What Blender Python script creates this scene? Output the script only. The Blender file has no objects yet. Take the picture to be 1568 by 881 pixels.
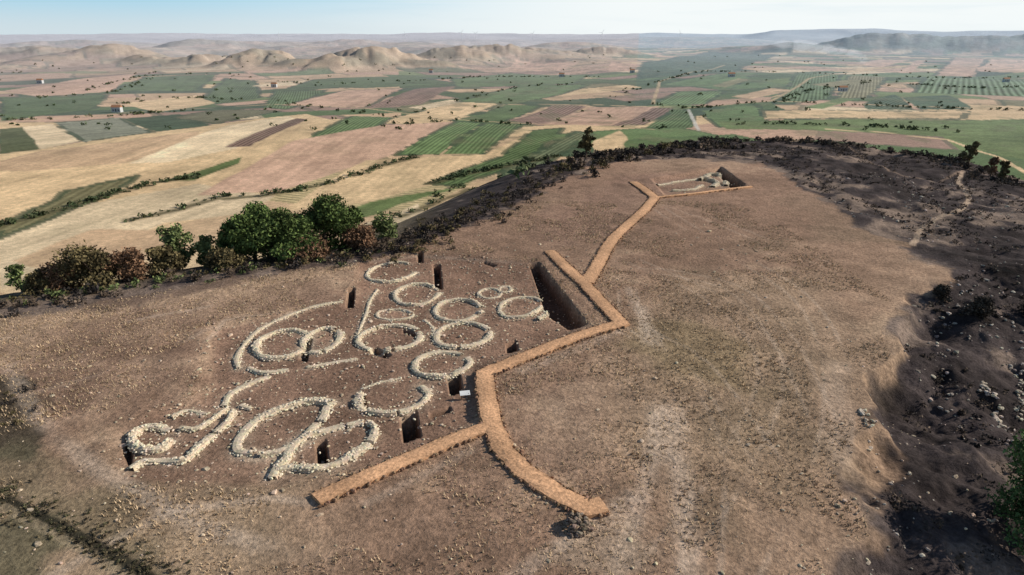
import bpy, math, numpy as np
from mathutils import Vector
rng=np.random.default_rng(7)
R=math.radians
sc=bpy.context.scene
sc.view_settings.view_transform='Standard'; sc.view_settings.look='None'; sc.view_settings.exposure=0
# ------------------------------------------------------------------ image pixels projected to ground positions
F=1040.0; TH=R(20.5); CH=20.0
def raydir(u,v):
    a=(u-784)/F; b=(v-440.5)/F
    return np.array([a, math.cos(TH)-b*math.sin(TH), -math.sin(TH)-b*math.cos(TH)])
def plane(u,v,z=0.0):
    d=raydir(u,v); t=(z-CH)/d[2]
    return (d[0]*t, d[1]*t)
def vnoise(x,y,s=0):
    ix=np.floor(x); iy=np.floor(y); fx=x-ix; fy=y-iy
    fx=fx*fx*(3-2*fx); fy=fy*fy*(3-2*fy)
    def hh(a,b):
        q=np.sin(a*127.1+b*311.7+s*74.7)*43758.5453
        return q-np.floor(q)
    a=hh(ix,iy); b=hh(ix+1,iy); c=hh(ix,iy+1); d=hh(ix+1,iy+1)
    return (a+(b-a)*fx)*(1-fy)+(c+(d-c)*fx)*fy
def fbm(x,y,o=4,s=0):
    r=np.zeros_like(x,dtype=float); a=.5; t=0
    for i in range(o):
        r+=a*vnoise(x*2**i+i*13.7,y*2**i-i*7.1,s+i); t+=a; a*=.5
    return r/t-0.5          # about -0.5..0.5
def ss(x): 
    x=np.clip(x,0,1); return x*x*(3-2*x)
def segd(X,Y,pts,closed):
    P=np.array(pts,float); n=len(P); D=np.full(X.shape,1e18)
    for i in range(n if closed else n-1):
        a=P[i]; b=P[(i+1)%n]; ab=b-a; L=max(ab@ab,1e-9)
        t=np.clip(((X-a[0])*ab[0]+(Y-a[1])*ab[1])/L,0,1)
        D=np.minimum(D,(X-a[0]-t*ab[0])**2+(Y-a[1]-t*ab[1])**2)
    return np.sqrt(D)
def sdf(X,Y,pts):
    D=segd(X,Y,pts,True); P=np.array(pts,float); n=len(P); ins=np.zeros(X.shape,bool)
    for i in range(n):
        x0,y0=P[i]; x1,y1=P[(i+1)%n]
        if y0==y1: continue
        c=((y0>Y)!=(y1>Y))&(X<(x1-x0)*(Y-y0)/(y1-y0)+x0)
        ins^=c
    return np.where(ins,-D,D)
EDGEPX=[(-500,575),(0,462),(150,442),(300,418),(430,402),(560,384),(660,350),(760,308),(860,258),(900,240),(1000,222),(1080,206),(1200,200),(1350,210),(1480,228),(1560,262),(1700,300)]
PLAT=[plane(*p) for p in EDGEPX]+[(190,60),(190,-150),(-260,-150)]
SOIL=[plane(*p) for p in [(-500,620),(0,478),(150,458),(300,432),(430,414),(560,396),(640,372),(720,345),(800,310),(860,276),(905,256),(960,247),(1050,240),(1130,244),(1190,262),(1240,290),(1300,340),(1380,385),(1440,410),(1392,470),(1378,520),(1335,590),(1330,700),(1368,830),(1340,960)]]+[(15,-30),(-200,-30)]
def soil_sd(x,y):
    w=ss((x-3)/10)
    return sdf(x+w*(fbm(x/6,y/6,4,101)*5.5+fbm(x/1.7,y/1.7,3,103)*1.2),y+w*fbm(x/6,y/6,4,102)*5.5,SOIL)
HILLS=[]
def hill(u,v,sx,sy,h):
    x,y=plane(u,v,-45); HILLS.append((x,y,sx,sy,h))
hill(250,104,60,60,22); hill(305,104,60,70,29); hill(352,101,56,60,33); hill(400,106,70,70,37); hill(445,109,50,50,20); hill(495,110,50,60,27); hill(550,106,76,70,39); hill(600,104,66,60,35); hill(645,106,60,50,19)
hill(690,98,90,80,28); hill(750,95,100,80,28); hill(820,92,110,80,24); hill(930,90,100,80,22); hill(180,100,110,80,22); hill(100,94,130,90,22); hill(10,90,160,100,24)
NH=len(HILLS)
hill(1230,84,160,120,30); hill(1320,80,220,160,44); hill(1430,80,260,160,42); hill(1560,80,260,200,48); hill(1720,80,300,200,44)
hill(1120,82,140,120,18); hill(880,78,220,130,26); hill(500,76,300,160,26); hill(300,78,240,130,28); hill(120,76,300,160,26)
def hillsum(x,y):
    xw=x+fbm(x/110,y/110,3,15)*80; yw=y+fbm(x/110,y/110,3,16)*60
    hs=np.zeros_like(x)
    for hx,hy,sx,sy,hh in HILLS[:NH]:
        q=((xw-hx)/sx)**2+((yw-hy)/sy)**2
        hs+= (hh*np.exp(-q**1.2))**3
    return hs**(1/3.)
def h0(x,y):
    x=np.asarray(x,float); y=np.asarray(y,float)
    r=np.hypot(x,y)
    dp=sdf(x,y,PLAT); t=np.clip(dp,0,None)
    z=-45*(1-np.exp(-(t/62)**1.6))
    z+=fbm(x/420,y/420,3,3)*22*ss((t-40)/300)
    z+=fbm(x/28,y/28,3,2)*0.9*(t<200)
    i=np.nonzero((r>450)&(y>0))
    if len(i[0]):
        xx,yy,r_=x[i],y[i],r[i]; az=np.degrees(np.arctan2(xx,yy))
        q=fbm(xx/1500,yy/1500,4,5)*90*ss((r_-1600)/3500)
        q+=(fbm(xx/300,yy/380,4,14)*1.6+.25)*34*ss((r_-1250)/500)*ss((7500-r_)/3000)*ss((12-az)/12)
        gul=np.abs(fbm(xx/40,yy/70,3,17))
        rug=1.+.5*fbm(xx/60,yy/70,4,8)-.4*np.clip(.13-gul,0,1)*4
        q+=hillsum(xx,yy)*rug
        rug2=1.+.5*fbm(xx/70,yy/80,4,8)
        for hx,hy,sx,sy,hh in HILLS[NH:]:
            q+=hh*np.exp(-((xx-hx)/sx)**2-((yy-hy)/sy)**2)*rug2
        q+=95*np.exp(-((r_-10500)/1500)**2)*ss((az-17)/3)*ss((75-az)/10)*(1+.25*fbm(az/5,r_/2500,3,9))
        q+=55*np.exp(-((r_-14500)/2500)**2)
        z[i]+=q
    i=np.nonzero((x>3)&(dp<60))
    if len(i[0]):
        xx,yy=x[i],y[i]
        ds=np.clip(soil_sd(xx,yy),0,None); w=ss((62-yy)/25); ew=ss((xx-3)/10)
        q=-ew*(0.055*np.minimum(ds,60)+w*(.8*ss(ds/1.3)+0.17*np.minimum(ds,22)))
        q+=ew*ss(ds/3)*(fbm(xx/6,yy/6,5,11)*3.2+fbm(xx/1.8,yy/1.8,3,12)*.9)*np.where(w>0.05,1,0.5)
        z[i]+=q
    return z
TT=np.geomspace(8,32000,2600)
def G(u,v):
    d=raydir(u,v); z=CH+d[2]*TT; h=h0(d[0]*TT,d[1]*TT); k=np.nonzero(z<h)[0]
    if len(k)==0: 
        t=TT[-1]
    else:
        i=max(k[0],1); f0=z[i-1]-h[i-1]; f1=z[i]-h[i]; t=TT[i-1]+(TT[i]-TT[i-1])*f0/(f0-f1)
    return (d[0]*t,d[1]*t)
def GG(l): return [G(*p) for p in l]
# ------------------------------------------------------------------ excavation layout
EXC=GG([(310,595),(330,500),(540,462),(556,402),(640,388),(818,402),(898,500),(738,556),(735,640),(640,690),(420,742),(190,728),(180,655),(300,612)])
PITS=[([(812,402),(825,402),(898,494),(872,500),(838,478)],1.4),([(664,402),(673,402),(676,438),(666,438)],1.1),([(534,442),(542,440),(540,466),(531,466)],1.1),
 ([(686,572),(703,569),(708,596),(690,599)],1.2),([(614,630),(636,624),(643,662),(618,670)],1.4),([(484,672),(497,668),(501,700),(486,706)],1.0),
 ([(776,522),(790,518),(792,532),(777,535)],.9),([(658,628),(688,619),(691,623),(660,633)],.5),([(640,385),(646,385),(646,398),(640,398)],.8),
 ([(459,545),(468,516),(476,514),(468,548)],.6),([(575,528),(598,538),(590,543),(564,534)],.6),([(618,500),(643,508),(639,512),(617,504)],.5),
 ([(1096,258),(1104,256),(1140,282),(1124,285)],1.6),([(188,690),(195,668),(200,690),(197,708)],.5),([(556,600),(549,606),(552,620),(562,626)],.4),([(740,400),(742,398),(760,402),(756,405)],.3)]
PITS=[(GG(p),d) for p,d in PITS]
DIG2=GG([(1000,274),(1100,256),(1140,284),(1020,300)])
def hfull(x,y):
    z=h0(x,y)
    i=np.nonzero((np.hypot(x,y)<160))
    if len(i[0]):
        xx,yy=x[i],y[i]
        q=-0.25*ss(0.5-sdf(xx,yy,EXC)/1.6)-0.5*ss(0.5-sdf(xx,yy,DIG2)/0.8)
        for p,d in PITS: q-=d*ss(0.5-sdf(xx,yy,p)/0.22)
        z[i]+=q
    return z
def hz(x,y): return float(hfull(np.array([x]),np.array([y]))[0])
# ------------------------------------------------------------------ mesh helper
def build(name,V,Fc,col,mat,smooth=False):
    V=np.asarray(V,np.float32); Fc=np.asarray(Fc,np.int32)
    k=Fc.shape[1]; me=bpy.data.meshes.new(name)
    me.vertices.add(len(V)); me.vertices.foreach_set('co',V.ravel())
    me.loops.add(Fc.size); me.loops.foreach_set('vertex_index',Fc.ravel())
    me.polygons.add(len(Fc)); me.polygons.foreach_set('loop_start',np.arange(0,Fc.size,k,dtype=np.int32))
    try: me.polygons.foreach_set('loop_total',np.full(len(Fc),k,np.int32))
    except Exception: pass
    me.polygons.foreach_set('use_smooth',np.full(len(Fc),smooth))
    me.update(calc_edges=True)
    if col is not None:
        c=np.ones((len(V),4),np.float32); c[:,:3]=col
        a=me.color_attributes.new('Col','FLOAT_COLOR','POINT'); a.data.foreach_set('color',c.ravel())
    me.materials.append(mat)
    ob=bpy.data.objects.new(name,me); sc.collection.objects.link(ob); return ob
# ------------------------------------------------------------------ materials
def nodes(m): m.use_nodes=True; nt=m.node_tree; return nt,nt.nodes['Principled BSDF'],nt.nodes.new,nt.links.new
def attr_mat(name,noise=3.0,amt=.5,bump=.0,rough=.95,trans=False):
    m=bpy.data.materials.new(name); nt,b,N,L=nodes(m)
    b.inputs['Roughness'].default_value=rough; b.inputs['Specular IOR Level'].default_value=.15
    a=N('ShaderNodeAttribute'); a.attribute_name='Col'
    g=N('ShaderNodeNewGeometry'); n=N('ShaderNodeTexNoise'); n.inputs['Scale'].default_value=noise; n.inputs['Detail'].default_value=6
    L(g.outputs['Position'],n.inputs['Vector'])
    mr=N('ShaderNodeMapRange'); mr.inputs[1].default_value=.3; mr.inputs[2].default_value=.7; mr.inputs[3].default_value=1-amt; mr.inputs[4].default_value=1+amt
    L(n.outputs['Fac'],mr.inputs[0])
    v=N('ShaderNodeVectorMath'); v.operation='SCALE'; L(a.outputs['Color'],v.inputs[0]); L(mr.outputs[0],v.inputs['Scale'])
    L(v.outputs[0],b.inputs['Base Color'])
    if bump:
        bp=N('ShaderNodeBump'); bp.inputs['Distance'].default_value=bump; bp.inputs['Strength'].default_value=.8
        L(n.outputs['Fac'],bp.inputs['Height']); L(bp.outputs[0],b.inputs['Normal'])
    return m
M_stone=attr_mat('limestone',9,.25,.03); M_leaf=attr_mat('foliage',1.5,.35); M_gravel=attr_mat('ochre_gravel',7,.35,.05)
M_grass=attr_mat('dry_grass_blades',.6,.3); M_paint=attr_mat('plain_paint',4,.08,0,.6)
# ------------------------------------------------------------------ wall plan
def E(cx,cy,rx,ry,a0,a1,w,h,tilt=0):
    t=np.radians(np.arange(a0,a1+1,(a1-a0)/max(6,int((a1-a0)/25)))); c,s=math.cos(R(tilt)),math.sin(R(tilt))
    X_=rx*np.cos(t)*(1+.04*np.sin(3*t+cy)); Y_=ry*np.sin(t)*(1+.04*np.cos(2*t+cx)); return ([(cx+a*c-b*s,cy+a*s+b*c) for a,b in zip(X_,Y_)],w,h)
WALLS=[
 E(231,668,31,18,25,335,.5,.6,-8),
 ([(200,716),(218,704),(250,702),(282,702),(300,684),(325,662),(345,645),(358,628)],.38,.5),
 ([(275,652),(300,652),(322,640),(348,622)],.28,.4),([(262,634),(288,624),(315,630)],.25,.28),
 ([(342,618),(350,602),(372,588),(412,572)],.36,.3),([(368,616),(384,622)],.26,.25),
 ([(388,690),(366,688),(362,676),(374,656),(398,636),(432,622),(468,612),(494,611),(506,614)],.48,.5),
 ([(510,612),(500,620),(494,636),(478,652),(456,672),(430,686),(398,693)],.42,.5),
 ([(416,728),(424,712),(438,698),(444,684),(462,668),(490,658),(525,648)],.4,.45),
 ([(422,716),(448,712),(480,714),(515,706),(548,688),(568,670),(573,652),(560,644),(532,648)],.44,.5),
 E(600,604,54,24,-28,205,.5,.5,-6),([(556,590),(580,582),(614,576)],.25,.2),
 E(432,524,42,20,-5,345,.42,.42,-14),E(492,518,30,16,-20,325,.38,.4,-18),
 ([(364,560),(362,544),(376,520),(398,500),(432,484),(480,470),(524,462)],.28,.25),
 ([(380,560),(404,567),(440,562)],.3,.28),([(470,558),(520,549),(546,546)],.26,.22),
 E(600,414,38,14,20,318,.34,.38,-8),
 E(637,448,34,15,0,345,.34,.38,-5),
 ([(545,515),(552,496),(560,478),(566,458),(578,440)],.22,.25),
 E(597,514,48,19,-10,335,.34,.4,-6),E(604,478,28,8,0,345,.22,.22),
 E(701,472,36,16,15,350,.38,.4,-4),
 E(708,510,42,18,0,345,.38,.4,-6),
 E(676,554,43,18,-20,320,.4,.42,-6),
 E(797,467,33,15,20,345,.34,.38,-10),E(750,446,17,7,0,345,.22,.26),E(774,440,9,5,0,345,.2,.22),
 ([(824,486),(836,480),(846,470),(852,482),(870,488),(880,498)],.32,.5),
 ([(650,486),(664,500),(662,512)],.2,.22),
 ([(1006,280),(1040,274),(1070,270)],.5,.4),([(1072,272),(1088,264),(1108,268),(1112,280)],.7,.8),([(1030,288),(1060,286),(1076,280)],.5,.5),([(1080,270),(1098,276),(1092,282)],.7,.7),
]
WALLS=[(p,w,h*.6) for p,w,h in WALLS]
def catmull(P,step,closed=False):
    P=np.array(P,float); out=[]
    Q=np.vstack([2*P[0]-P[1],P,2*P[-1]-P[-2]])
    for i in range(1,len(Q)-2):
        n=max(2,int(np.linalg.norm(Q[i+1]-Q[i])/step))
        for t in np.linspace(0,1,n,endpoint=False):
            out.append(.5*((2*Q[i])+(-Q[i-1]+Q[i+1])*t+(2*Q[i-1]-5*Q[i]+4*Q[i+1]-Q[i+2])*t*t+(-Q[i-1]+3*Q[i]-3*Q[i+1]+Q[i+2])*t**3))
    out.append(P[-1]); return np.array(out)
WP=[(catmull(GG(p),.12),w,h) for p,w,h in WALLS]
PATHS=[([(970,280),(988,292),(1003,304),(988,322),(962,345),(940,366),(930,380),(914,410),(899,435)],1.2),
 ([(842,386),(868,412),(896,437),(922,466),(952,497),(900,512),(850,530),(800,550),(742,574),(745,605),(753,650),(770,690),(800,722),(850,757),(900,782),(925,776)],1.05),
 ([(748,657),(690,678),(620,708),(550,738),(484,768)],.95),([(1003,304),(1070,297),(1150,287)],.6)]
PW=[]
for i,(p,w) in enumerate(PATHS):
    g=GG(p); q=[g[0]]
    for a,b in zip(g[:-1],g[1:]):
        n=max(1,int(np.hypot(b[0]-a[0],b[1]-a[1])/.3))
        for k in range(1,n+1): q.append((a[0]+(b[0]-a[0])*k/n,a[1]+(b[1]-a[1])*k/n))
    PW.append((np.array(q),w,np.array(g)))
# ------------------------------------------------------------------ terrain sheet
fine=np.radians(np.arange(-46,46.001,.1)); coarse=np.radians(np.arange(48,313,2.5)); ANG=np.concatenate([fine,coarse])
def geo(a,b,k): return a*np.exp(np.arange(0,math.log(b/a),k))
RR=np.concatenate([geo(.4,14,.06),geo(14,210,.0042),geo(210,1600,.008),geo(1600,34000,.014)])
na,nr=len(ANG),len(RR)
A,RD=np.meshgrid(ANG,RR); X=(RD*np.sin(A)).ravel(); Y=(RD*np.cos(A)).ravel(); rr=RD.ravel()
Z=hfull(X,Y)
nm=rr<260
Z[nm]+=fbm(X[nm]/1.6,Y[nm]/1.6,4,21)*.15
dP=sdf(X,Y,PLAT); dS=soil_sd(X,Y); AZ=np.degrees(np.arctan2(X,Y))
# colours (linear)
S=np.array([.62,.44,.25]);T=np.array([.50,.34,.205]);P_=np.array([.70,.54,.34]);K=np.array([.49,.315,.215]);Gn=np.array([.105,.148,.060]);Gb=np.array([.165,.210,.08]);D=np.array([.055,.078,.042]);B=np.array([.20,.13,.095]);O=np.array([.21,.185,.095]);GY=np.array([.24,.24,.17])
C=np.tile(S,(len(X),1)); ROW=np.zeros(len(X)); RS=np.zeros(len(X))
wx=X+fbm(X/300,Y/300,2,31)*70; wy=Y+fbm(X/300,Y/300,2,32)*70
sel=vnoise(X/650,Y/650,33)>.5
def cells(ang,su,sv,s):
    c_,s_=math.cos(ang),math.sin(ang); u=(wx*c_+wy*s_); v=(-wx*s_+wy*c_)
    j=np.floor(v/sv); hj=np.sin(j*12.9898+s)*43758.5453; hj-=np.floor(hj)
    uu=u/su+hj*5; i=np.floor(uu)
    q=np.sin(i*78.233+j*37.719+s)*24634.6345; q-=np.floor(q); q2=q*7.13%1
    edge=np.minimum(np.minimum(uu-i,1-(uu-i))*su,np.minimum(v/sv-j,1-(v/sv-j))*sv)
    return q,q2,edge,v
qa=cells(.5,125,52,1.3); qb=cells(-.35,115,58,4.1)
q,q2,edge,vv=[np.where(sel,a,b) for a,b in zip(qa,qb)]
pg=np.where(rr<380,.08,np.where(rr<1300,np.where(AZ>-9,.6,.36),np.where(AZ>8,.42,.16)))
isg=q<pg
pal_g=np.array([Gn,Gb,D*1.3,Gn*1.3,O,Gn*.8]); pal_t=np.array([S,T,K,P_,K*1.1,B*1.6,T*1.1])
C=np.where(isg[:,None],pal_g[(q2*5.99).astype(int)],pal_t[(q2*6.99).astype(int)])
near=(rr<380)&(AZ<10)
C[near]=C[near]*.35+S*.65
fl=(ss((rr-1150)/500)*ss((12-AZ)/10)*.6)[:,None]; C=C*(1-fl)+np.array([.36,.25,.165])*fl
dk=(ss(fbm(X/230,Y/230,5,59)*5-.1)*ss((rr-1150)/500)*ss((14-AZ)/10)*.6)[:,None]; C=C*(1-dk)+np.array([.13,.125,.07])*dk
m=(edge<3+rr/700)&(rr>350)&(q2>.35); C[m]=C[m]*.45+D*.6
ROW=np.where(isg,vv/3.5,vv/9); RS=np.where(isg,.3,.04)
hs=hillsum(X,Y)
w=ss((hs-5)/7)[:,None]; n1=fbm(X/50,Y/50,5,41)[:,None]
hc=np.array([.42,.285,.155])*(1+n1*1.1); ov=ss((n1-.0)*8+.1)*.7; hc=hc*(1-ov)+O*.75*ov; C=C*(1-w)+hc*w; RS*=1-w[:,0]
hx=sum(hh*np.exp(-((X-a)/b)**2-((Y-c)/d)**2) for a,c,b,d,hh in HILLS[NH:NH+5]); w=ss((hx-10)/12)[:,None]*.75
C=C*(1-w)+np.array([.09,.11,.075])*(1+n1*.8)*w
def bbox(pts,m):
    P=np.array(pts); return np.nonzero((X>P[:,0].min()-m)&(X<P[:,0].max()+m)&(Y>P[:,1].min()-m)&(Y<P[:,1].max()+m))[0]
def field(px,col,rows=0,sp=3.,edgecol=None,rough=1.5,dirn=None):
    if rows<=.15: rows*=.3
    w=GG(px); i=bbox(w,15); 
    if len(i)==0: return
    x,y=X[i],Y[i]; d=sdf(x+fbm(x/25,y/25,3,50)*rough*3,y+fbm(x/25,y/25,3,51)*rough*3,w)
    k=ss(.5-d/(.8+rr[i]/900))
    e0=np.array(w[0]);e1=np.array(w[1 if dirn is None else dirn]); t=(e1-e0)/np.linalg.norm(e1-e0); nv=np.array([-t[1],t[0]])
    al=x*t[0]+y*t[1]; ac=x*nv[0]+y*nv[1]
    tone=1+fbm(x/40,y/40,4,52)*.5+fbm(x/7,y/7,3,57)*.3+fbm(al/60,ac/5,3,60)*.5
    C[i]=C[i]*(1-k[:,None])+np.asarray(col)*tone[:,None]*k[:,None]
    q=k>.5; ROW[i[q]]=(x[q]*nv[0]+y[q]*nv[1])/sp; RS[i[q]]=rows
    if edgecol is not None:
        e=(np.abs(d)<1.6+rr[i]/600)*(fbm(x/15,y/15,2,53)>-.12)*.8
        C[i]=C[i]*(1-e[:,None])+np.asarray(edgecol)*e[:,None]; RS[i[e>0]]=0
def line(px,col,wd,a=1.,world=False,brk=0,soft=.5):
    w=px if world else GG(px); i=bbox(w,wd*3+8); x,y=X[i],Y[i]
    d=segd(x+fbm(x/12,y/12,2,54)*wd*.8,y+fbm(x/12,y/12,2,55)*wd*.8,w,False)
    k=ss((wd-d)/(wd*soft)+0)*a
    if brk: k=k*ss((fbm(x/8,y/8,3,56)+.5-brk)*6)
    C[i]=C[i]*(1-k[:,None])+np.asarray(col)*k[:,None]; RS[i[k>.3]]=0
# left valley
field([(-200,300),(0,240),(200,205),(330,190),(470,175),(560,200),(420,300),(0,420),(-200,450)],S,.06,6)
field([(-60,262),(60,232),(200,215),(310,200),(290,225),(190,250),(40,262)],T*1.05,.1,6)
field([(-60,300),(80,262),(230,252),(330,244),(240,278),(60,312),(-60,330)],S*1.05,.1,6)
field([(0,352),(110,318),(300,282),(420,300),(360,330),(250,340),(120,400),(0,440)],P_*.85,.12,5)
field([(20,400),(140,352),(260,352),(300,380),(120,425)],T*1.1,.1,5)
field([(0,150),(165,145),(140,168),(0,186)],Gn*.9,.3,3,D)
field([(0,140),(130,120),(212,112),(172,140),(60,148)],K*1.1,.1,6)
field([(172,140),(222,118),(332,114),(300,140)],Gn,.3,3,D); field([(310,150),(345,120),(392,124),(400,150),(330,160)],Gn*.9,.3,3,D)
field([(190,158),(300,146),(330,158),(240,172)],S,.1); field([(400,165),(420,140),(500,138),(440,168)],Gn*1.1,.3,3,D)
field([(85,188),(185,180),(235,203),(128,218)],GY,.75,5.5,D,.6); field([(190,182),(275,175),(325,192),(240,202)],D*1.2,.25,3,None,.6)
field([(35,195),(80,190),(122,216),(62,229)],P_,.05); field([(0,198),(35,195),(62,229),(0,236)],np.array([.1,.11,.05]),.6,5,None,.6)
field([(262,180),(340,168),(432,170),(330,190)],np.array([.15,.14,.08]),.3,4,D)
field([(200,250),(290,212),(350,192),(440,178),(458,184),(360,228),(260,248)],P_*1.08,.05)
field([(345,226),(455,181),(472,183),(385,224)],B,.4,3)
field([(470,213),(540,178),(602,180),(556,212)],Gn*1.15,.35,3,D)
field([(300,300),(450,216),(590,192),(702,186),(606,236),(430,292)],K*1.18,.12,6)
field([(605,238),(700,186),(742,188),(672,237)],Gn*1.45,.3,3,D,.7); field([(676,237),(744,188),(805,190),(738,236)],Gn*1.2,.3,3,D,.7)
field([(430,322),(560,246),(740,237),(820,200),(830,212),(740,262),(560,312)],S,.15,5,None,2)
field([(655,282),(770,238),(815,200),(862,196),(835,225),(770,262),(700,285)],Gn*.95,.35,3,D)
field([(770,262),(840,226),(880,200),(905,205),(850,245),(790,275)],np.array([.12,.14,.075]),.3,3,D)
field([(850,250),(910,215),(950,200),(960,215),(900,245)],S,.1)
field([(500,338),(560,312),(690,288),(720,282),(640,305),(545,335)],Gb*.9,.1,3,None,2.5)
field([(540,350),(640,312),(760,276),(775,285),(680,328),(580,355)],P_*.95,.1,4)
field([(0,345),(110,290),(215,268),(200,288),(90,330),(0,365)],O*.9,.2,4,D,3); field([(240,280),(300,262),(372,240),(365,250),(300,275)],Gb*.7,.1)
field([(430,162),(520,140),(622,135),(560,165)],K*1.1,.1,6,D); field([(560,165),(640,136),(702,132),(645,160)],B*1.2,.3,4)
field([(600,180),(700,154),(772,158),(690,183)],S*1.05,.1,6,D); field([(625,165),(690,153),(720,155),(650,168)],P_,.05)
field([(700,156),(800,130),(905,130),(790,160)],Gn*1.2,.3,3,D); field([(690,185),(780,160),(830,162),(760,190)],Gn,.3,3,D)
field([(780,185),(850,160),(900,163),(820,190)],B*1.2,.3,4); field([(828,191),(905,164),(1010,163),(950,193)],K,.15,6)
field([(935,193),(1000,165),(1032,165),(985,192)],B,.3,4); field([(985,196),(1030,168),(1062,170),(1060,196)],Gn,.3,3,D)
field([(480,122),(640,118),(700,128),(560,135),(440,135)],Gn*.9,.2,3,D); field([(690,122),(780,112),(905,114),(880,128),(700,134)],Gn*1.2,.2,3,D)
field([(385,132),(440,124),(455,130),(400,133)],P_,.05)
field([(770,108),(790,90),(885,96),(860,109)],K*1.15,.1,6); field([(930,110),(935,96),(982,98),(968,109)],K*1.15,.1)
# right valley
field([(975,122),(985,96),(1080,80),(1185,84),(1110,112)],D*1.5,.1,4,D)
field([(1010,130),(1110,112),(1170,112),(1120,136)],Gn*1.25,.35,4,D); field([(1000,160),(1040,140),(1110,140),(1080,160)],Gn*1.35,.35,4,D); field([(1190,160),(1222,112),(1290,114),(1270,152)],Gn*1.1,.35,4,D); field([(1280,152),(1300,116),(1360,118),(1330,150)],O*1.1,.35,4,D)
field([(1320,160),(1370,145),(1400,168),(1330,168)],D*1.4,.2,4); field([(1380,150),(1450,146),(1490,168),(1410,168)],D*1.6,.2,4)
field([(1400,142),(1420,118),(1600,122),(1620,150)],Gn*1.2,.6,7,D); field([(1070,170),(1160,160),(1175,190),(1100,195)],Gn*1.3,.2,3,D)
field([(1165,170),(1482,170),(1472,182),(1172,183)],S*1.0,.1,4,D); 
field([(1100,186),(1600,182),(1620,250),(1540,240),(1450,210),(1200,198),(1110,198)],Gb*.9,.4,3.5,None)
field([(1430,116),(1462,88),(1512,90),(1492,118)],K*1.1,.1,6,D); field([(1310,97),(1345,91),(1392,92),(1350,104)],K*1.2,.1); field([(1375,112),(1405,92),(1418,92),(1395,112)],K*1.15,.1)
field([(1495,108),(1520,90),(1620,92),(1620,112)],K*1.2,.1); field([(910,135),(960,130),(985,134),(930,140)],S,.1)
field([(1120,148),(1180,135),(1215,138),(1150,152)],T,.1); field([(1240,130),(1300,122),(1330,124),(1280,134)],O*1.3,.1); field([(1090,132),(1130,120),(1150,122),(1110,134)],O*1.2,.2); field([(1230,165),(1290,150),(1310,152),(1260,167)],Gb,.3)
for l in ([(0,186),(140,178),(260,168),(420,160),(560,166),(700,183),(860,192),(1000,198)],[(780,160),(900,160),(1060,165),(1180,155),(1320,160),(1568,168)],[(1000,160),(1010,125),(1110,100)],[(1180,155),(1240,120),(1330,108),(1568,106)]):
    line(l,S*.9,2.6,.8)
line([(1055,168),(1062,185),(1070,200)],[.56,.52,.45],2.0,.8)
line([(1265,198),(1350,203),(1450,214),(1530,241),(1590,276)],S*1.05,2.2,1)
HL=[[(200,337),(270,322),(330,305),(400,300),(450,292),(520,276),(600,250),(640,240)],[(0,345),(90,322),(200,290),(300,270)],[(430,330),(500,345),(560,350),(640,322),(720,290),(800,270)],[(655,282),(740,262),(850,240)]]
for l in HL: line(l,O*.45,4.,.85,brk=.3,soft=.8)
vm=ss((fbm(X/18,Y/18,4,58)-.06)*8)*(rr>230)*np.where(AZ>-5,.45,.15); C=C*(1-vm[:,None])+(O*.6+D*.5)*vm[:,None]
# aerial haze painted into the ground colour, stronger with distance
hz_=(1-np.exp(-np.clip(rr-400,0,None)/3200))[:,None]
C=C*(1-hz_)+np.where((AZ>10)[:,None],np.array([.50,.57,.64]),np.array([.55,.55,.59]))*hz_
RS*=np.clip(1-(rr-700)/900,0.0,1)
# slopes of the hilltop
n2=fbm(X/9,Y/9,5,61); n3=fbm(X/2.2,Y/2.2,4,62); n4=fbm(X/30,Y/30,4,63)
burn=np.array([.064,.050,.047])[None]*(1+n2*1.3+n3*1.3)[:,None]
bt=(ss((n2*1.1+n3*.8)*6-.25)*(.6+.1*ss((Y-60)/20)))[:,None]; burn=burn*(1-bt)+np.array([.25,.185,.14])*(1+n3*.6)[:,None]*bt
slopec=np.array([.36,.28,.15])*(1+n3*.8)[:,None]
fb=ss((n2*1.2+n4*1.5+.15)*4)[:,None]; lw=ss((X+30)/25)[:,None]
slopec=slopec*(1-np.maximum(fb*.8,lw))+burn*np.maximum(fb*.8,lw)
wS=(ss((dP+4)/4+n3)*ss((26+n2*30-dP)/6))[:,None]
C=C*(1-wS)+slopec*wS; RS*=1-wS[:,0]
wP=ss(.5-dP/3)[:,None]
soil=np.array([.290,.185,.125])*(1+n4*.55+n2*.4+n3*.4)[:,None]
tan=np.array([.46,.325,.215])
tm=ss((n4*1.3+n2*.9+n3*.7)*2.4+.05)[:,None]*.62
soil=soil*(1-tm)+tan*(1+n3*.35)[:,None]*tm
gm=ss((fbm(X/14,Y/14,5,64)-.0)*6)[:,None]*.5; soil=soil*(1-gm)+np.array([.205,.15,.098])*(1+n3*.5)[:,None]*gm
ed=(np.exp(-np.abs(dS)/5.)*ss(X/10)*ss((75-Y)/20)*.55*(1+n2+n3))[:,None]; soil=soil*(1-np.clip(ed,0,1))+np.array([.47,.325,.215])*np.clip(ed,0,1)
sw=(ss((34-Y)/10)*ss((-X-4)/12)*(.5+n2))[:,None]; sw=np.clip(sw,0,.8); soil=soil*(1-sw)+np.array([.48,.345,.22])*sw
far=ss((Y-62)/25)[:,None]*.45; soil=soil*(1-far)+np.array([.33,.21,.145])*(1+n2*.4)[:,None]*far
we=ss((dS+n3*4+n2*3)/1.2+.5)[:,None]
inp=soil*(1-we)+burn*we
C=C*(1-wP)+inp*wP; RS*=1-wP[:,0]
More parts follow.
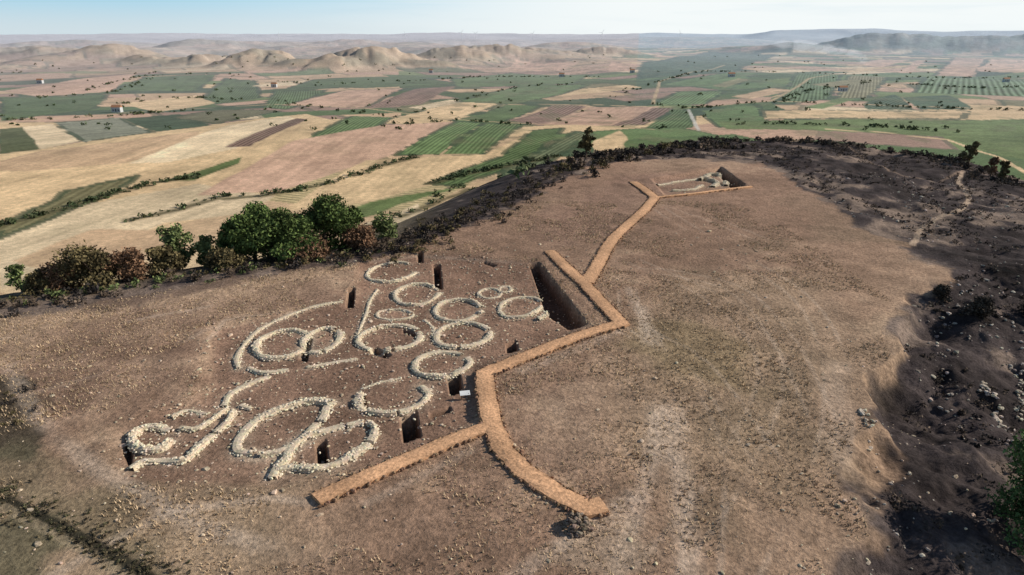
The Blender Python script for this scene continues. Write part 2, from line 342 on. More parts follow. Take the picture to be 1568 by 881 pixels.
def patch(px,col,a,soft=2.,w=None,nz=2.):
    w=w or GG(px); i=bbox(w,soft*3+3); d=sdf(X[i],Y[i],w)+(n2[i]*1.6+n3[i])*nz*2; k=(ss(.5-d/soft)*a)[:,None]; C[i]=C[i]*(1-k)+np.asarray(col)*(1+n3[i]*.6+n2[i]*.3)[:,None]*k
patch([(60,470),(250,440),(450,405),(560,388),(560,396),(430,425),(250,470),(80,500)],[.11,.075,.06],.75,2.5)
patch([(0,510),(200,470),(480,420),(540,430),(520,460),(320,500),(280,590),(120,620),(0,580)],[.235,.15,.105],.55,4)
patch([(-60,590),(20,590),(45,640),(20,690),(-60,700)],[.06,.05,.035],.9,1)
patch([(900,590),(1030,420),(1250,420),(1300,560),(1200,700),(1000,760),(860,700)],[.41,.30,.195],.4,5)
patch([(960,520),(1060,500),(1160,540),(1130,600),(1010,600)],[.26,.195,.105],.55,3)
patch([(1040,620),(1200,580),(1260,700),(1150,860),(1020,840)],[.26,.19,.12],.45,4)
patch([(760,600),(960,560),(980,700),(900,740),(800,700)],[.25,.17,.12],.45,4)
patch([(830,330),(960,270),(1080,265),(1000,310),(930,350),(860,380)],[.29,.18,.13],.5,4)
patch(None,[.25,.152,.105],.75,1,EXC,.5)
patch([(0,770),(120,840),(250,920),(120,980),(-100,900),(-60,780)],[.12,.11,.065],.8,1.5)
patch([(0,700),(200,790),(330,890),(200,890),(60,800),(0,770)],[.19,.16,.095],.55,2)
PALE=np.array([.60,.47,.36])
def rut(l,wd,a):
    line(l,PALE,wd,a,brk=.3,soft=.9)
def tyres(l,a):   # a pair of wheel ruts 1.5 m apart
    w=catmull(GG(l),1.); d=np.gradient(w,axis=0); d/=np.linalg.norm(d,axis=1)[:,None]; n_=np.stack([-d[:,1],d[:,0]],1)
    for s_ in (-.75,.75): line([tuple(q_) for q_ in (w+n_*s_)[::2]],PALE,.26,a*.55,world=True,brk=.38,soft=.9)
for l,wd,a in [([(930,900),(985,740),(1008,620),(985,480),(960,440)],.7,.35),([(1050,900),(1035,700),(1028,580),(985,470)],.9,.38),([(1010,700),(1005,600),(990,540)],1.2,.35),
  ([(20,560),(60,640),(150,720),(300,800),(480,860)],.8,.4),([(290,600),(310,530),(345,490),(430,478)],.3,.3),([(80,880),(260,780),(420,760),(480,770)],.5,.35),([(950,505),(900,530),(800,570)],.8,.3),([(760,900),(900,800),(960,760)],.7,.35),([(0,520),(160,500),(320,470)],.5,.3),([(1290,560),(1290,700),(1330,830)],1.2,.25)]: rut(l,wd,a)
for l,a in [([(1300,900),(1130,640),(1060,550),(975,500),(960,440)],.5),([(1190,900),(1270,720),(1280,560),(1220,450),(1090,370),(1010,320)],.4),([(920,430),(1000,415),(1120,440),(1200,520),(1260,640)],.4),([(1000,880),(1120,720),(1180,560),(1100,460),(970,400)],.35),([(930,510),(1020,560),(1080,680),(1070,880)],.4),([(1020,312),(1100,340),(1200,380),(1330,430)],.35)]: tyres(l,a)
for l in ([(720,690),(640,730),(560,770)],[(560,400),(640,390),(815,402)]): line(l,PALE*.8,.5,.3,brk=.3,soft=.9)
line([(1475,262),(1468,280),(1484,305),(1470,322),(1432,335),(1410,350),(1395,375)],[.42,.31,.22],.42,.95)
line([(1300,225),(1360,262),(1440,280),(1475,262)],[.30,.21,.15],.35,.6)
line([(0,765),(100,812),(180,855),(250,900)],[.04,.036,.024],.4,.95); line([(0,775),(90,822),(160,860),(220,900)],[.36,.28,.18],.3,.6)  # the dark line paints the ditch's shade into the ground colour
line([(60,600),(200,560),(330,500)],PALE*.7,.5,.25,brk=.3,soft=.9)
for pts,w_,h_ in WP:
    i=bbox(pts,3); d=segd(X[i],Y[i],pts[::5],False)
    k=(np.clip(np.exp(-(d/(w_*.9+.12))**2)*(.45+n3[i]*1.6),0,.8))[:,None]; C[i]=C[i]*(1-k)+np.array([.48,.385,.28])*k
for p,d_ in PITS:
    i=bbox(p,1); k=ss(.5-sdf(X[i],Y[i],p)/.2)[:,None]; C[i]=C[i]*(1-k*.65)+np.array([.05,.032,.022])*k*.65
for q_,w_,_ in PW:
    i=bbox(q_,3); d=segd(X[i],Y[i],q_[::3],False); k=(np.clip(np.exp(-(d/(w_*.8))**2)*(.4+n3[i]*1.5),0,.9))[:,None]; C[i]=C[i]*(1-k)+np.array([.42,.27,.175])*k
patch([(860,790),(940,770),(1010,790),(1000,880),(900,860)],[.50,.38,.27],.5,1.5)
C=np.clip(C,.01,.85)
idx=np.arange(nr*na).reshape(nr,na); a0=idx[:-1]; a1=idx[1:]
Fq=np.stack([a0,np.roll(a0,-1,1),np.roll(a1,-1,1),a1],-1).reshape(-1,4)[:,::-1]
m=bpy.data.materials.new('hilltop_and_fields_ground'); nt,b,N,L=nodes(m)
b.inputs['Roughness'].default_value=1; b.inputs['Specular IOR Level'].default_value=.05
at=N('ShaderNodeAttribute'); at.attribute_name='Col'; rw=N('ShaderNodeAttribute'); rw.attribute_name='rowphase'; rs=N('ShaderNodeAttribute'); rs.attribute_name='rowstrength'
g=N('ShaderNodeNewGeometry')
def noise(s,d,dist=0):
    n=N('ShaderNodeTexNoise'); n.inputs['Scale'].default_value=s; n.inputs['Detail'].default_value=d; n.inputs['Roughness'].default_value=.68; n.inputs['Distortion'].default_value=dist; L(g.outputs['Position'],n.inputs['Vector']); return n
def mrange(src,a,b_,c,d):
    q=N('ShaderNodeMapRange'); q.inputs[1].default_value=a;q.inputs[2].default_value=b_;q.inputs[3].default_value=c;q.inputs[4].default_value=d; L(src,q.inputs[0]); return q.outputs[0]
def mth(op,a,b_):
    q=N('ShaderNodeMath'); q.operation=op
    for k,v in ((0,a),(1,b_)):
        if isinstance(v,(int,float)): q.inputs[k].default_value=v
        else: L(v,q.inputs[k])
    return q.outputs[0]
nA=noise(4,7); nB=noise(.5,7,.4); nC=noise(.05,6)
f=mth('MULTIPLY',mrange(nA.outputs[0],.3,.7,.52,1.48),mrange(nB.outputs[0],.3,.7,.74,1.26)); f=mth('MULTIPLY',f,mrange(nC.outputs[0],.3,.7,.86,1.14))
si=N('ShaderNodeMath'); si.operation='SINE'; L(mth('MULTIPLY',rw.outputs['Fac'],6.2832),si.inputs[0])
st=mth('ADD',1.0,mth('MULTIPLY',si.outputs[0],rs.outputs['Fac'])); f=mth('MULTIPLY',f,st)
v=N('ShaderNodeVectorMath'); v.operation='SCALE'; L(at.outputs['Color'],v.inputs[0]); L(f,v.inputs['Scale']); L(v.outputs[0],b.inputs['Base Color'])
bp=N('ShaderNodeBump'); bp.inputs['Distance'].default_value=.16; bp.inputs['Strength'].default_value=.85; L(nA.outputs[0],bp.inputs['Height']); L(bp.outputs[0],b.inputs['Normal'])
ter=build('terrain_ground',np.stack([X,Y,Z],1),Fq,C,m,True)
for nme,arr in (('rowphase',ROW),('rowstrength',RS)):
    a=ter.data.attributes.new(nme,'FLOAT','POINT'); a.data.foreach_set('value',arr.astype(np.float32))
# ------------------------------------------------------------------ stones
def ico():
    p=(1+5**.5)/2; v=np.array([(-1,p,0),(1,p,0),(-1,-p,0),(1,-p,0),(0,-1,p),(0,1,p),(0,-1,-p),(0,1,-p),(p,0,-1),(p,0,1),(-p,0,-1),(-p,0,1)])/math.sqrt(1+p*p)
    f=np.array([(0,11,5),(0,5,1),(0,1,7),(0,7,10),(0,10,11),(1,5,9),(5,11,4),(11,10,2),(10,7,6),(7,1,8),(3,9,4),(3,4,2),(3,2,6),(3,6,8),(3,8,9),(4,9,5),(2,4,11),(6,2,10),(8,6,7),(9,8,1)]); return v,f
IV,IF=ico()
def stones(pos,size,col,flat=.65):
    n=len(pos); V=np.sign(IV)*np.abs(IV)**.7; V=np.tile(V,(n,1,1))+rng.normal(0,.13,(n,12,3))
    sc_=size[:,None]*np.stack([rng.uniform(.8,1.4,n),rng.uniform(.6,1,n),rng.uniform(flat*.7,flat*1.2,n)],1)
    V*=sc_[:,None,:]; a=rng.uniform(0,6.28,n); c,s=np.cos(a)[:,None],np.sin(a)[:,None]
    x=V[:,:,0]*c-V[:,:,1]*s; y=V[:,:,0]*s+V[:,:,1]*c; V[:,:,0]=x; V[:,:,1]=y; V+=pos[:,None,:]
    Fc=(IF[None]+np.arange(n)[:,None,None]*12).reshape(-1,3)
    return V.reshape(-1,3),Fc,np.repeat(col,12,0)
def stonecol(n,base=(.70,.60,.44),var=.14):
    return np.clip(np.array(base)*rng.uniform(1-var,1+var,(n,1))*rng.uniform(.94,1.06,(n,3)),0,.82)
for pts,w_,h_ in WP:
    d=np.gradient(pts,axis=0); d/=np.linalg.norm(d,axis=1)[:,None]+1e-9; nrm=np.stack([-d[:,1],d[:,0]],1)
    z=hfull(pts[:,0],pts[:,1]); s=np.arange(len(pts))*.12
    hv=h_*(1.+1.4*fbm(s/1.3,s*0+pts[0,0],3,71)); hv=np.clip(hv,.08,None)
    wv_=w_*(1+1.2*fbm(s/.9,s*0+pts[0,1],3,73))
    PP=[];SZ=[]
    gap=vnoise(s/.7,s*0+pts[0,1],72)<.08
    for k in range(len(pts)):
        if gap[k]: continue
        nl=max(3,int(wv_[k]/.11))
        for j in range(nl):
            o=(j/(nl-1)-.5)*wv_[k]+rng.normal(0,.05)
            top=hv[k]*(1-.35*(abs(o)/(wv_[k]/2))**2)
            nlay=max(1,int(top/.13))
            for l in range(nlay):
                if 0<j<nl-1 and l<nlay-1: continue
                PP.append([pts[k,0]+nrm[k,0]*o+rng.normal(0,.03),pts[k,1]+nrm[k,1]*o+rng.normal(0,.03),z[k]+top*(l+.7)/nlay-.04+rng.normal(0,.015)]); SZ.append(rng.uniform(.04,.10))
        for _ in range(2):
            if rng.random()<.45:
                o=rng.normal(0,w_*1.3); PP.append([pts[k,0]+nrm[k,0]*o,pts[k,1]+nrm[k,1]*o,z[k]+.02]); SZ.append(rng.uniform(.025,.08))
    PP=np.array(PP);SZ=np.array(SZ); V,Fc,cc=stones(PP,SZ,stonecol(len(PP)),.55)
    n=len(pts); ring=[(-.5,-.1),(-.4,.75),(0,.9),(.4,.75),(.5,-.1)]
    CV=np.array([[pts[k,0]+nrm[k,0]*o*wv_[k],pts[k,1]+nrm[k,1]*o*wv_[k],z[k]+(hh*hv[k]*.85 if not gap[k] else -.12)] for k in range(n) for o,hh in ring]); CF=[]
    for k in range(n-1):
        for j in range(4):
            a=k*5+j; CF+= [(a,a+1,a+6),(a,a+6,a+5)]
    CF=np.array(CF); o=len(V); V=np.vstack([V,CV]); Fc=np.vstack([Fc,CF+o]); cc=np.vstack([cc,stonecol(len(CV),(.55,.45,.32),.15)])
    build('stone_hut_wall',V,Fc,cc,M_stone)
n=5200; px=rng.uniform(-30,24,n*3); py=rng.uniform(16,75,n*3); di=sdf(px,py,EXC); keep=(rng.random(n*3)<np.where(di<1,.8,.10))
px,py=px[keep],py[keep]; pz=hfull(px,py); V,Fc,cc=stones(np.stack([px,py,pz+.02],1),rng.gamma(2.,.019,len(px))+.016,stonecol(len(px),(.48,.38,.27),.35)); build('loose_stones',V,Fc,cc,M_stone)
px=rng.uniform(10,90,30000);py=rng.uniform(8,110,30000); k=(soil_sd(px,py)>.3)&(sdf(px,py,PLAT)<0)&(fbm(px/4,py/4,3,82)>.02)&(rng.random(30000)<np.where(py<55,1,.35)); px,py=px[k][:3600],py[k][:3600]
V,Fc,cc=stones(np.stack([px,py,h0(px,py)+.02],1),rng.gamma(1.6,.035,len(px))+.03,stonecol(len(px),(.38,.32,.26),.5)); build('slope_rocks',V,Fc,cc,M_stone)
for l,s_ in (([(1503,588),(1515,604),(1530,622),(1522,640),(1534,655)],.18),([(1326,628),(1330,655)],.12),([(1556,560),(1566,600),(1560,640)],.12)):
    q=catmull(GG(l),.3); q=np.repeat(q,3,0)+rng.normal(0,.18,(len(q)*3,2)); V,Fc,cc=stones(np.stack([q[:,0],q[:,1],h0(q[:,0],q[:,1])+.05],1),rng.uniform(.4,1.2,len(q))*s_,stonecol(len(q),(.46,.39,.30),.3)); build('collapsed_stone_wall',V,Fc,cc,M_stone)
# ------------------------------------------------------------------ walkways
for pi,(q_,w_,g_) in enumerate(PW):
    P=q_; d=np.gradient(P,axis=0); d/=np.linalg.norm(d,axis=1)[:,None]; nn=np.stack([-d[:,1],d[:,0]],1)
    z=h0(P[:,0],P[:,1])+.15+pi*.006; k7=np.ones(5)/5; zz=np.convolve(np.pad(z,2,'edge'),k7,'valid')
    prof=[(-.5,-.35),(-.5,0),(-.3,.02),(-.1,.035),(.1,.035),(.3,.02),(.5,0),(.5,-.35)]
    V=[];cc=[]
    for k in range(len(P)):
        jl,jr=rng.normal(0,.03,2); tn=.95+.4*float(vnoise(np.array([k*.3/2.]),np.array([pi*3.]),5)[0]-.5)
        for o,hh in prof:
            V.append([P[k,0]+nn[k,0]*(o*w_+(jl if o<0 else jr)),P[k,1]+nn[k,1]*(o*w_+(jl if o<0 else jr)),zz[k]+hh+rng.normal(0,.006)])
            cc.append(np.array([.62,.355,.195])*tn*rng.uniform(.85,1.12)*(1 if abs(o)<.45 else .8))
    Fq_=[(k*8+j,k*8+j+1,k*8+j+9,k*8+j+8) for k in range(len(P)-1) for j in range(7)]
    e=(len(P)-1)*8; Fq_+=[(7,6,1,0),(6,5,2,1),(5,4,3,2),(e,e+1,e+6,e+7),(e+1,e+2,e+5,e+6),(e+2,e+3,e+4,e+5)]
    build('gravel_path',V,Fq_,np.array(cc),M_gravel)
    pos=[];sz=[]
    for k in range(len(P)):
        for sgn in (-1,1):
            if pi==3 and rng.random()<.6: continue
            for _ in range(2):
                if rng.random()<.25: continue
                o=sgn*(w_*.5+.05+abs(rng.normal(0,.04))); t=rng.uniform(-.15,.15); x=P[k,0]+nn[k,0]*o+d[k,0]*t; y=P[k,1]+nn[k,1]*o+d[k,1]*t
                if min(np.min(np.hypot(q2_[:,0]-x,q2_[:,1]-y))-w2*.5 for i2,(q2_,w2,_) in enumerate(PW) if i2!=pi)<.02: continue
                pos.append([x,y,zz[k]-.05]); sz.append(rng.uniform(.05,.11))
    V,Fc,cc=stones(np.array(pos),np.array(sz),stonecol(len(pos),(.26,.16,.10),.5),1.); build('path_edging',V,Fc,cc,M_stone)
# ------------------------------------------------------------------ plants
def leaves(cl,n,size,col,var=.45):
    cl=np.array(cl,float); w=np.prod(cl[:,3:],1)**.7; w/=w.sum(); c=rng.choice(len(cl),n,p=w)
    dv=rng.normal(size=(n,3)); dv/=np.linalg.norm(dv,axis=1)[:,None]; r=rng.uniform(0,1,n)**.42*rng.uniform(.8,1.18,n)
    p=cl[c,:3]+dv*cl[c,3:]*r[:,None]
    a=rng.normal(size=(n,3)); a/=np.linalg.norm(a,axis=1)[:,None]; b_=np.cross(a,rng.normal(size=(n,3))); b_/=np.linalg.norm(b_,axis=1)[:,None]
    s=(size*rng.uniform(.5,1.3,n))[:,None]
    V=np.stack([p-a*s,p+b_*s*.55,p+a*s,p-b_*s*.55],1).reshape(-1,3)
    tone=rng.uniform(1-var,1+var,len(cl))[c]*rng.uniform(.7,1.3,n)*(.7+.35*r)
    cc=np.repeat(np.array(col)*tone[:,None],4,0); Fc=np.arange(n*4).reshape(-1,4); return V,Fc,cc
def tube(p,r,sides=6):
    p=np.array(p,float); V=[]
    for k in range(len(p)):
        d=p[min(k+1,len(p)-1)]-p[max(k-1,0)]; d/=np.linalg.norm(d); u=np.cross(d,[.3,1,.1]); u/=np.linalg.norm(u); v_=np.cross(d,u)
        for j in range(sides):
            t=2*math.pi*j/sides; V.append(p[k]+r[k]*(math.cos(t)*u+math.sin(t)*v_))
    Fc=[(k*sides+j,k*sides+(j+1)%sides,(k+1)*sides+(j+1)%sides,(k+1)*sides+j) for k in range(len(p)-1) for j in range(sides)]
    return np.array(V),np.array(Fc)
def merge(parts):
    V=[];Fc=[];C_=[];o=0
    for v,f_,c in parts:
        V.append(v);Fc.append(np.asarray(f_)+o);C_.append(c);o+=len(v)
    return np.vstack(V),np.vstack(Fc),np.vstack(C_)
def tree(name,base,hgt,wid,col,n=4500,size=.2,trunk=.3,nc=14,low=.15,bark=(.12,.085,.06)):
    x,y=base; z=float(h0(np.array([x]),np.array([y]))[0])-.1; parts=[]
    cl=[]
    for i in range(nc):
        a=rng.uniform(0,6.28); rad=wid*.5*rng.uniform(.05,.74); zz=hgt*rng.uniform(low+.12,.88); sh=1.05-.9*abs(zz/hgt-.4)
        q_=wid*rng.uniform(.12,.22); cl.append((x+math.cos(a)*rad*sh,y+math.sin(a)*rad*sh,z+zz,q_,q_,q_*rng.uniform(.6,.85)))
    tr=[(x,y,z-.3),(x+.1,y,z+hgt*.25),(x-.1,y+.1,z+hgt*.5),(x,y,z+hgt*.75)]
    v,f_=tube(tr,[trunk,trunk*.75,trunk*.5,trunk*.2]); parts.append((v,f_,np.tile(bark,(len(v),1))))
    for c in cl[:9]:
        s0=np.array([x,y,z+hgt*rng.uniform(.15,.4)]); e=np.array(c[:3]); mid=(s0+e)/2+rng.normal(0,.15,3)
        v,f_=tube([s0,mid,e],[trunk*.4,trunk*.25,trunk*.08],5); parts.append((v,f_,np.tile(bark,(len(v),1))))
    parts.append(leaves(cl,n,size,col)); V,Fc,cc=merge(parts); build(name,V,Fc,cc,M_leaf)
PG=(.085,.12,.036); LG=(.14,.17,.065); RB=(.19,.11,.065); DB=(.12,.095,.045)
ex=[p[0] for p in EDGEPX]; ey=[p[1] for p in EDGEPX]
def rim(u,k):   # a spot k metres beyond the hilltop rim
    x,y=plane(u,float(np.interp(u,ex,ey))); r=math.hypot(x,y); return (x*(1+k/r),y*(1+k/r))
for nm_,u_,k_,h_,w_,c_,n_ in [('pine_tree',392,4,6.0,6.6,PG,11000),('pine_tree',500,4,5.8,7.6,PG,12000),('pine_tree',448,2,4.2,6.4,PG,9000),('pine_tree',358,5,4.6,4.6,PG,5500),('pine_tree',540,5,4.6,4.2,PG,4500),('pine_tree',425,8,5.4,5.4,PG,6000),
   ('olive_tree',275,6,4.6,4.0,LG,3800),('olive_tree',318,5,3.2,3.0,LG,2400),('scorched_shrub',150,3,3.9,7.,DB,5600),('scorched_shrub',100,3,2.6,4.6,RB,2800),('scorched_shrub',200,3,3.1,4.6,RB,3200),('scorched_shrub',255,3,2.8,4.2,DB,3000),('scorched_shrub',555,2,3.,4.4,RB,3200),('scorched_shrub',470,1,2.0,6,RB,2600),('scorched_shrub',345,1,1.6,4.4,DB,2000),
   ('olive_tree',592,4,2.8,3.6,LG,1900),('olive_tree',38,6,2.8,2.2,LG,1200),('scorched_shrub',62,3,2.2,3.,DB,1600)]:
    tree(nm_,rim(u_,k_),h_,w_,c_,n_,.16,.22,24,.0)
tree('pine_tree',G(1580,835),5.8,6.4,(.085,.135,.045),16000,.1,.16,32,.0)
tree('scorched_shrub',G(1590,500),2.8,5.,(.05,.042,.033),4000,.12,.12,16,0); tree('scorched_shrub',G(1500,480),1.5,3.2,(.06,.048,.036),2600,.1,.1,14,0); tree('scorched_shrub',G(1440,455),1.,2.4,(.06,.048,.036),1500,.1,.1,14,0)
for u_,h_,w_,c_ in [(897,5.6,3.6,DB),(1487,4.6,3.0,DB),(1522,3.6,2.6,RB),(1540,3.6,2.4,DB)]:
    tree('scorched_tree',rim(u_,-1),h_,w_,c_,1100,.28,.18,12,.15)
def mass(name,items,mat=M_leaf):
    parts=[]
    for x,y,z,s,c,n_,ls in items:
        cl=[(x+rng.normal(0,s*.35),y+rng.normal(0,s*.35),z+s*rng.uniform(.2,.6),s*.5,s*.5,s*.42) for _ in range(4)]
        parts.append(leaves(cl,n_,ls,c))
    V,Fc,cc=merge(parts); build(name,V,Fc,cc,mat)
def scat(q,n,jit,smin,smax,cols,nl,ls):
    k=rng.integers(len(q),size=n); p=q[k]+rng.normal(0,jit,(n,2)); z=h0(p[:,0],p[:,1]); out=[]
    for i in range(n):
        s=rng.uniform(smin,smax); out.append((p[i,0],p[i,1],z[i],s,np.array(cols[rng.integers(len(cols))]),nl,ls*s))
    return out
def along(pts,n,jit,smin,smax,cols,nl=60,ls=.2): return scat(catmull(GG(pts),2.),n,jit,smin,smax,cols,nl,ls)
def rimline(u0,u1,k,n,jit,smin,smax,cols,nl=60,ls=.2): return scat(np.array([rim(u,k) for u in np.linspace(u0,u1,80)]),n,jit,smin,smax,cols,nl,ls)
BK=(.042,.035,.031); BR=(.12,.088,.064)
it=rimline(860,1560,-1,300,2.4,.3,1.4,[BK,BR,BR,BK,(.08,.065,.05)],60,.2)
it+=along([(880,255),(930,243),(1000,234),(1060,224),(1130,224)],140,2.5,.5,1.5,[BK,BR,DB,BK],80,.2)
it+=rimline(560,870,-1,360,1.8,.2,.8,[BK,BR,DB,BK],50,.2)
it+=rimline(0,560,0,180,1.4,.25,.9,[BR,DB,LG,BK],50,.2)
mass('edge_shrubs',it)
it=[]
px=rng.uniform(12,120,24000);py=rng.uniform(8,140,24000); k=(soil_sd(px,py)>.8)&(sdf(px,py,PLAT)<2)&(fbm(px/7,py/7,3,81)>-.02); px,py=px[k][:2800],py[k][:2800]; pz=h0(px,py)
for i in range(len(px)):
    it.append((px[i],py[i],pz[i],rng.uniform(.12,.7),np.array([BK,BK,BR,BR,BR][rng.integers(5)]),30,.1))
mass('burned_scrub',it)
mass('roadside_weeds',along([(0,760),(100,806),(180,850),(250,893)],420,.45,.06,.16,[(.09,.085,.045),(.15,.12,.07),(.06,.05,.035)],30,.3)+along([(0,610),(8,650)],24,.7,.15,.4,[BK,DB],60,.2))
# hedgerows and distant trees in the valley
TG=[(.06,.082,.038),(.075,.10,.045),(.09,.105,.05)]
it=[]
for l in HL: it+=along(l,90,1.8,.7,2.4,TG,26,.3)
for l,n_ in [([(600,192),(700,186),(810,192)],26),([(0,185),(100,182),(180,178),(290,170)],30),([(440,160),(520,170),(610,180)],18),([(700,156),(800,134),(900,130)],22),([(1000,160),(1060,166),(1180,156),(1320,162),(1568,170)],65),
  ([(1010,126),(1110,110),(1220,112),(1380,118),(1568,118)],70),([(1120,190),(1200,190),(1340,194),(1460,204)],34),([(130,140),(220,118),(350,114),(470,128)],40),([(480,132),(640,124),(760,118),(920,118)],60),([(170,160),(300,150),(430,155)],26),([(1180,160),(1240,140),(1340,125)],30),([(1400,130),(1500,135),(1568,134)],36),([(940,150),(1010,125),(1060,112)],24),([(60,150),(170,142),(230,120)],24)]:
    it+=along(l,n_,3.,1.2,3.6,TG,26,.3)
for _ in range(260):
    u=rng.uniform(-50,1600); v_=rng.uniform(85,200); p=G(u,v_)
    if sdf(np.array([p[0]]),np.array([p[1]]),PLAT)[0]<60: continue
    it.append((p[0],p[1],float(h0(np.array([p[0]]),np.array([p[1]]))[0]),rng.uniform(1.2,3.6),np.array(TG[rng.integers(3)]),24,.9))
mass('distant_trees',it)
# dry grass over the hilltop
n=90000; px=rng.uniform(-45,30,n); py=rng.uniform(13,85,n)
k=(fbm(px/5,py/5,3,91)>-.04)&(sdf(px,py,EXC)>.3)&(soil_sd(px,py)<-.2); px,py=px[k],py[k]
dd=np.full(len(px),9.)
for q_,w_,_ in PW: dd=np.minimum(dd,segd(px,py,q_[::3],False)-w_*.5)
k=dd>.12; px,py=px[k][:42000],py[k][:42000]; pz=hfull(px,py); n=len(px); nb=3
ang=rng.uniform(0,6.28,(n,nb)); hh=rng.uniform(.05,.15,(n,nb)); bx=px[:,None]+rng.normal(0,.05,(n,nb)); by=py[:,None]+rng.normal(0,.05,(n,nb)); bz=np.repeat(pz[:,None],nb,1)
wv=.035; V=np.stack([np.stack([bx-np.sin(ang)*wv,by+np.cos(ang)*wv,bz-.04],-1),np.stack([bx+np.sin(ang)*wv,by-np.cos(ang)*wv,bz-.04],-1),np.stack([bx+np.cos(ang)*hh*.7,by+np.sin(ang)*hh*.7,bz+hh],-1)],2).reshape(-1,3)
cc=np.repeat(np.array([.48,.355,.225])*rng.uniform(.5,1.3,(n*nb,1)),3,0); build('dry_grass',V,np.arange(len(V)).reshape(-1,3),cc,M_grass)
# ------------------------------------------------------------------ small objects
x,y=G(884,808); z=float(h0(np.array([x]),np.array([y]))[0]); pos=[];sz=[]
for l in range(5):
    rad=.62-.07*l
    for k in range(int(rad*60)):
        a=rng.uniform(0,6.28); q_=rad*(rng.uniform(.75,1) if l<4 else rng.uniform(.2,1)); pos.append([x+math.cos(a)*q_,y+math.sin(a)*q_,z+.06+.11*l]); sz.append(rng.uniform(.06,.11))
V,Fc,cc=stones(np.array(pos),np.array(sz),stonecol(len(pos),(.2,.15,.11),.5)); build('stone_cairn',V,Fc,cc,M_stone)
def boxm(cx,cy,cz,sx,sy,sz_,rot=0,tilt=0):
    V=np.array([(a*sx/2,b2*sy/2,c*sz_/2) for a in(-1,1) for b2 in(-1,1) for c in(-1,1)],float)
    y_=V[:,1]*math.cos(tilt)-V[:,2]*math.sin(tilt); z_=V[:,1]*math.sin(tilt)+V[:,2]*math.cos(tilt); V[:,1]=y_;V[:,2]=z_
    x_=V[:,0]*math.cos(rot)-V[:,1]*math.sin(rot); y_=V[:,0]*math.sin(rot)+V[:,1]*math.cos(rot)
    V=np.stack([x_+cx,y_+cy,V[:,2]+cz],1); return V,np.array([(0,1,3,2),(4,6,7,5),(0,4,5,1),(2,3,7,6),(0,2,6,4),(1,5,7,3)])
x,y=G(712,606); z=hz(x,y); parts=[]
for a,c in ((boxm(x,y,z+.42,.6,.32,.03,.2,.5),(.7,.7,.68)),(boxm(x-.22,y,z+.17,.05,.05,.5),(.2,.13,.08)),(boxm(x+.22,y,z+.17,.05,.05,.5),(.2,.13,.08))): parts.append((a[0],a[1],np.tile(c,(8,1))))
V,Fc,cc=merge(parts); build('information_panel',V,Fc,cc,M_paint)
# wind turbines on the skyline
for u,r_ in [(640,6500),(716,6000),(735,6600),(812,7000),(905,6300),(470,7000),(1010,6800)]:
    x=(u-784)/F*r_/math.cos(TH)*1.0; y=r_; z=float(h0(np.array([x]),np.array([y]))[0]); parts=[]
    v,f_=tube([(x,y,z-5),(x,y,z+60)],[2.2,1.3],8); parts.append((v,f_,np.full((len(v),3),.75)))
    a0_=rng.uniform(0,2)
    for k in range(3):
        a=a0_+k*2.094; v,f_=tube([(x,y-3,z+60),(x+math.cos(a)*9,y-3,z+60+math.sin(a)*9),(x+math.cos(a)*32,y-3,z+60+math.sin(a)*32)],[.8,1.6,.3],5); parts.append((v,f_,np.full((len(v),3),.75)))
    v,f_=tube([(x,y-4,z+60),(x,y+4,z+60)],[1.6,1.6],6); parts.append((v,f_,np.full((len(v),3),.75)))
    V,Fc,cc=merge(parts); build('wind_turbine',V,Fc,cc,M_paint)
# farmhouses
for u,v_ in [(660,112),(1120,118),(968,112),(62,128),(1290,140),(180,172),(860,118),(1540,126),(420,134)]:
    x,y=G(u,v_); z=float(h0(np.array([x]),np.array([y]))[0]); s=rng.uniform(.5,.8); emp=bpy.data.objects.new('farmhouse',None); sc.collection.objects.link(emp)
    V,Fc=boxm(0,0,1.5,12*s,7*s,6); a=build('walls',V,Fc,np.full((8,3),.5),M_paint)
    V=np.array([(-6.3*s,-3.8*s,4.52),(6.3*s,-3.8*s,4.52),(6.3*s,3.8*s,4.52),(-6.3*s,3.8*s,4.52),(-6.3*s,0,6.6),(6.3*s,0,6.6)]); r_=build('roof',V,np.array([(0,1,5),(0,5,4),(2,3,4),(2,4,5),(1,2,5),(3,0,4),(0,3,2),(0,2,1)]),np.tile((.35,.18,.1),(6,1)),M_paint)
    kids=[a,r_]
    for k in (-1,0,1):
        V,Fc=boxm(k*3.4*s,-3.5*s,2,1.1,.12,1.4 if k else 2.4); kids.append(build('door' if k==0 else 'window',V,Fc,np.full((8,3),.06),M_paint))
    for q_ in kids: q_.parent=emp
    emp.location=(x,y,z)
# smoke
m=bpy.data.materials.new('smoke'); m.use_nodes=True; nt=m.node_tree; nt.nodes.clear(); o=nt.nodes.new('ShaderNodeOutputMaterial'); v=nt.nodes.new('ShaderNodeVolumePrincipled'); v.inputs['Color'].default_value=(.95,.96,.98,1); v.inputs['Density'].default_value=.011; v.inputs['Emission Strength'].default_value=.0038; v.inputs['Emission Color'].default_value=(.85,.92,1,1); nt.links.new(v.outputs[0],o.inputs['Volume'])  # faint emission stands in for skylight scattered by the smoke
parts=[]
x,y=G(1296,97); z=float(h0(np.array([x]),np.array([y]))[0])
for dx,dz,s in ((0,2,7),(-7,8,10),(-20,14,13),(-34,19,18),(-58,25,18),(-82,28,22),(-118,34,20),(-150,36,22),(-190,38,18)):
    V=IV*np.array([s*1.5,s,s*.6])*rng.uniform(.65,1.25,(12,1))+np.array([x+dx+rng.normal(0,4),y-90,z+dz+4]); parts.append((V,IF,np.ones((12,3))))
V,Fc,cc=merge(parts); build('smoke_plume',V,Fc,cc,m)
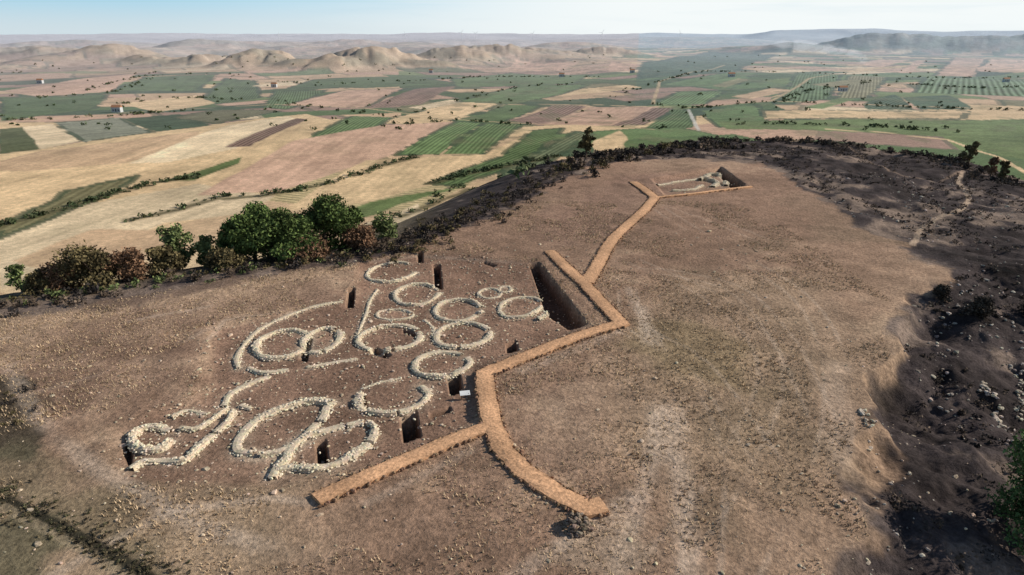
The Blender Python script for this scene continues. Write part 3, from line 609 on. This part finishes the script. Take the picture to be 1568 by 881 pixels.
# ------------------------------------------------------------------ light, sky, camera
EL,AZs=R(30),R(80)
Sv=Vector((math.cos(EL)*math.sin(AZs),math.cos(EL)*math.cos(AZs),math.sin(EL)))
sl=bpy.data.lights.new('sun','SUN'); sl.energy=5.0; sl.angle=R(.5); sl.color=(1,.93,.82); so=bpy.data.objects.new('sun',sl); sc.collection.objects.link(so); so.rotation_euler=Sv.to_track_quat('Z','Y').to_euler()
w=bpy.data.worlds.new('World'); sc.world=w; w.use_nodes=True; nt=w.node_tree; bg=nt.nodes['Background']
N=nt.nodes.new; L=nt.links.new
sky=N('ShaderNodeTexSky'); sky.sky_type='NISHITA'; sky.sun_disc=False; sky.sun_elevation=EL; sky.sun_rotation=AZs; sky.air_density=1.; sky.dust_density=.3; sky.ozone_density=1.5
tc=N('ShaderNodeTexCoord'); sx=N('ShaderNodeSeparateXYZ'); L(tc.outputs['Generated'],sx.inputs[0])
def MR(src,a,b_,c,d):
    q=N('ShaderNodeMapRange'); q.interpolation_type='SMOOTHSTEP'; q.inputs[1].default_value=a;q.inputs[2].default_value=b_;q.inputs[3].default_value=c;q.inputs[4].default_value=d; L(src,q.inputs[0]); return q.outputs[0]
def MX(f_,a,b_):
    q=N('ShaderNodeMix'); q.data_type='RGBA'
    L(f_,q.inputs[0])
    for k,vv_ in ((6,a),(7,b_)):
        if isinstance(vv_,tuple): q.inputs[k].default_value=vv_
        else: L(vv_,q.inputs[k])
    return q.outputs[2]
hor=MX(MR(sx.outputs['Z'],.0,.06,0,1),(6.6,7.7,8.2,1),(3.6,6.9,8.8,1))
mp=N('ShaderNodeMapping'); mp.inputs['Scale'].default_value=(3,3,40); L(tc.outputs['Generated'],mp.inputs[0]); cn=N('ShaderNodeTexNoise'); cn.inputs['Scale'].default_value=1.5; cn.inputs['Detail'].default_value=5; L(mp.outputs[0],cn.inputs['Vector'])
veil=N('ShaderNodeMath'); veil.operation='MULTIPLY'; L(MR(sx.outputs['X'],-.5,.2,0,1),veil.inputs[0]); L(MR(cn.outputs[0],.2,.55,.7,1),veil.inputs[1])
hor=MX(veil.outputs[0],hor,(9.6,10.1,10.1,1))
fin=MX(MR(sx.outputs['Z'],.06,.30,0,1),hor,sky.outputs[0])
L(fin,bg.inputs[0]); bg.inputs[1].default_value=.095
cd=bpy.data.cameras.new('camera'); cd.sensor_width=36; cd.lens=F/1568*36; cd.clip_end=60000; cd.clip_start=.5
co=bpy.data.objects.new('camera',cd); co.location=(0,0,CH); co.rotation_euler=(math.pi/2-TH,0,0); sc.collection.objects.link(co); sc.camera=co
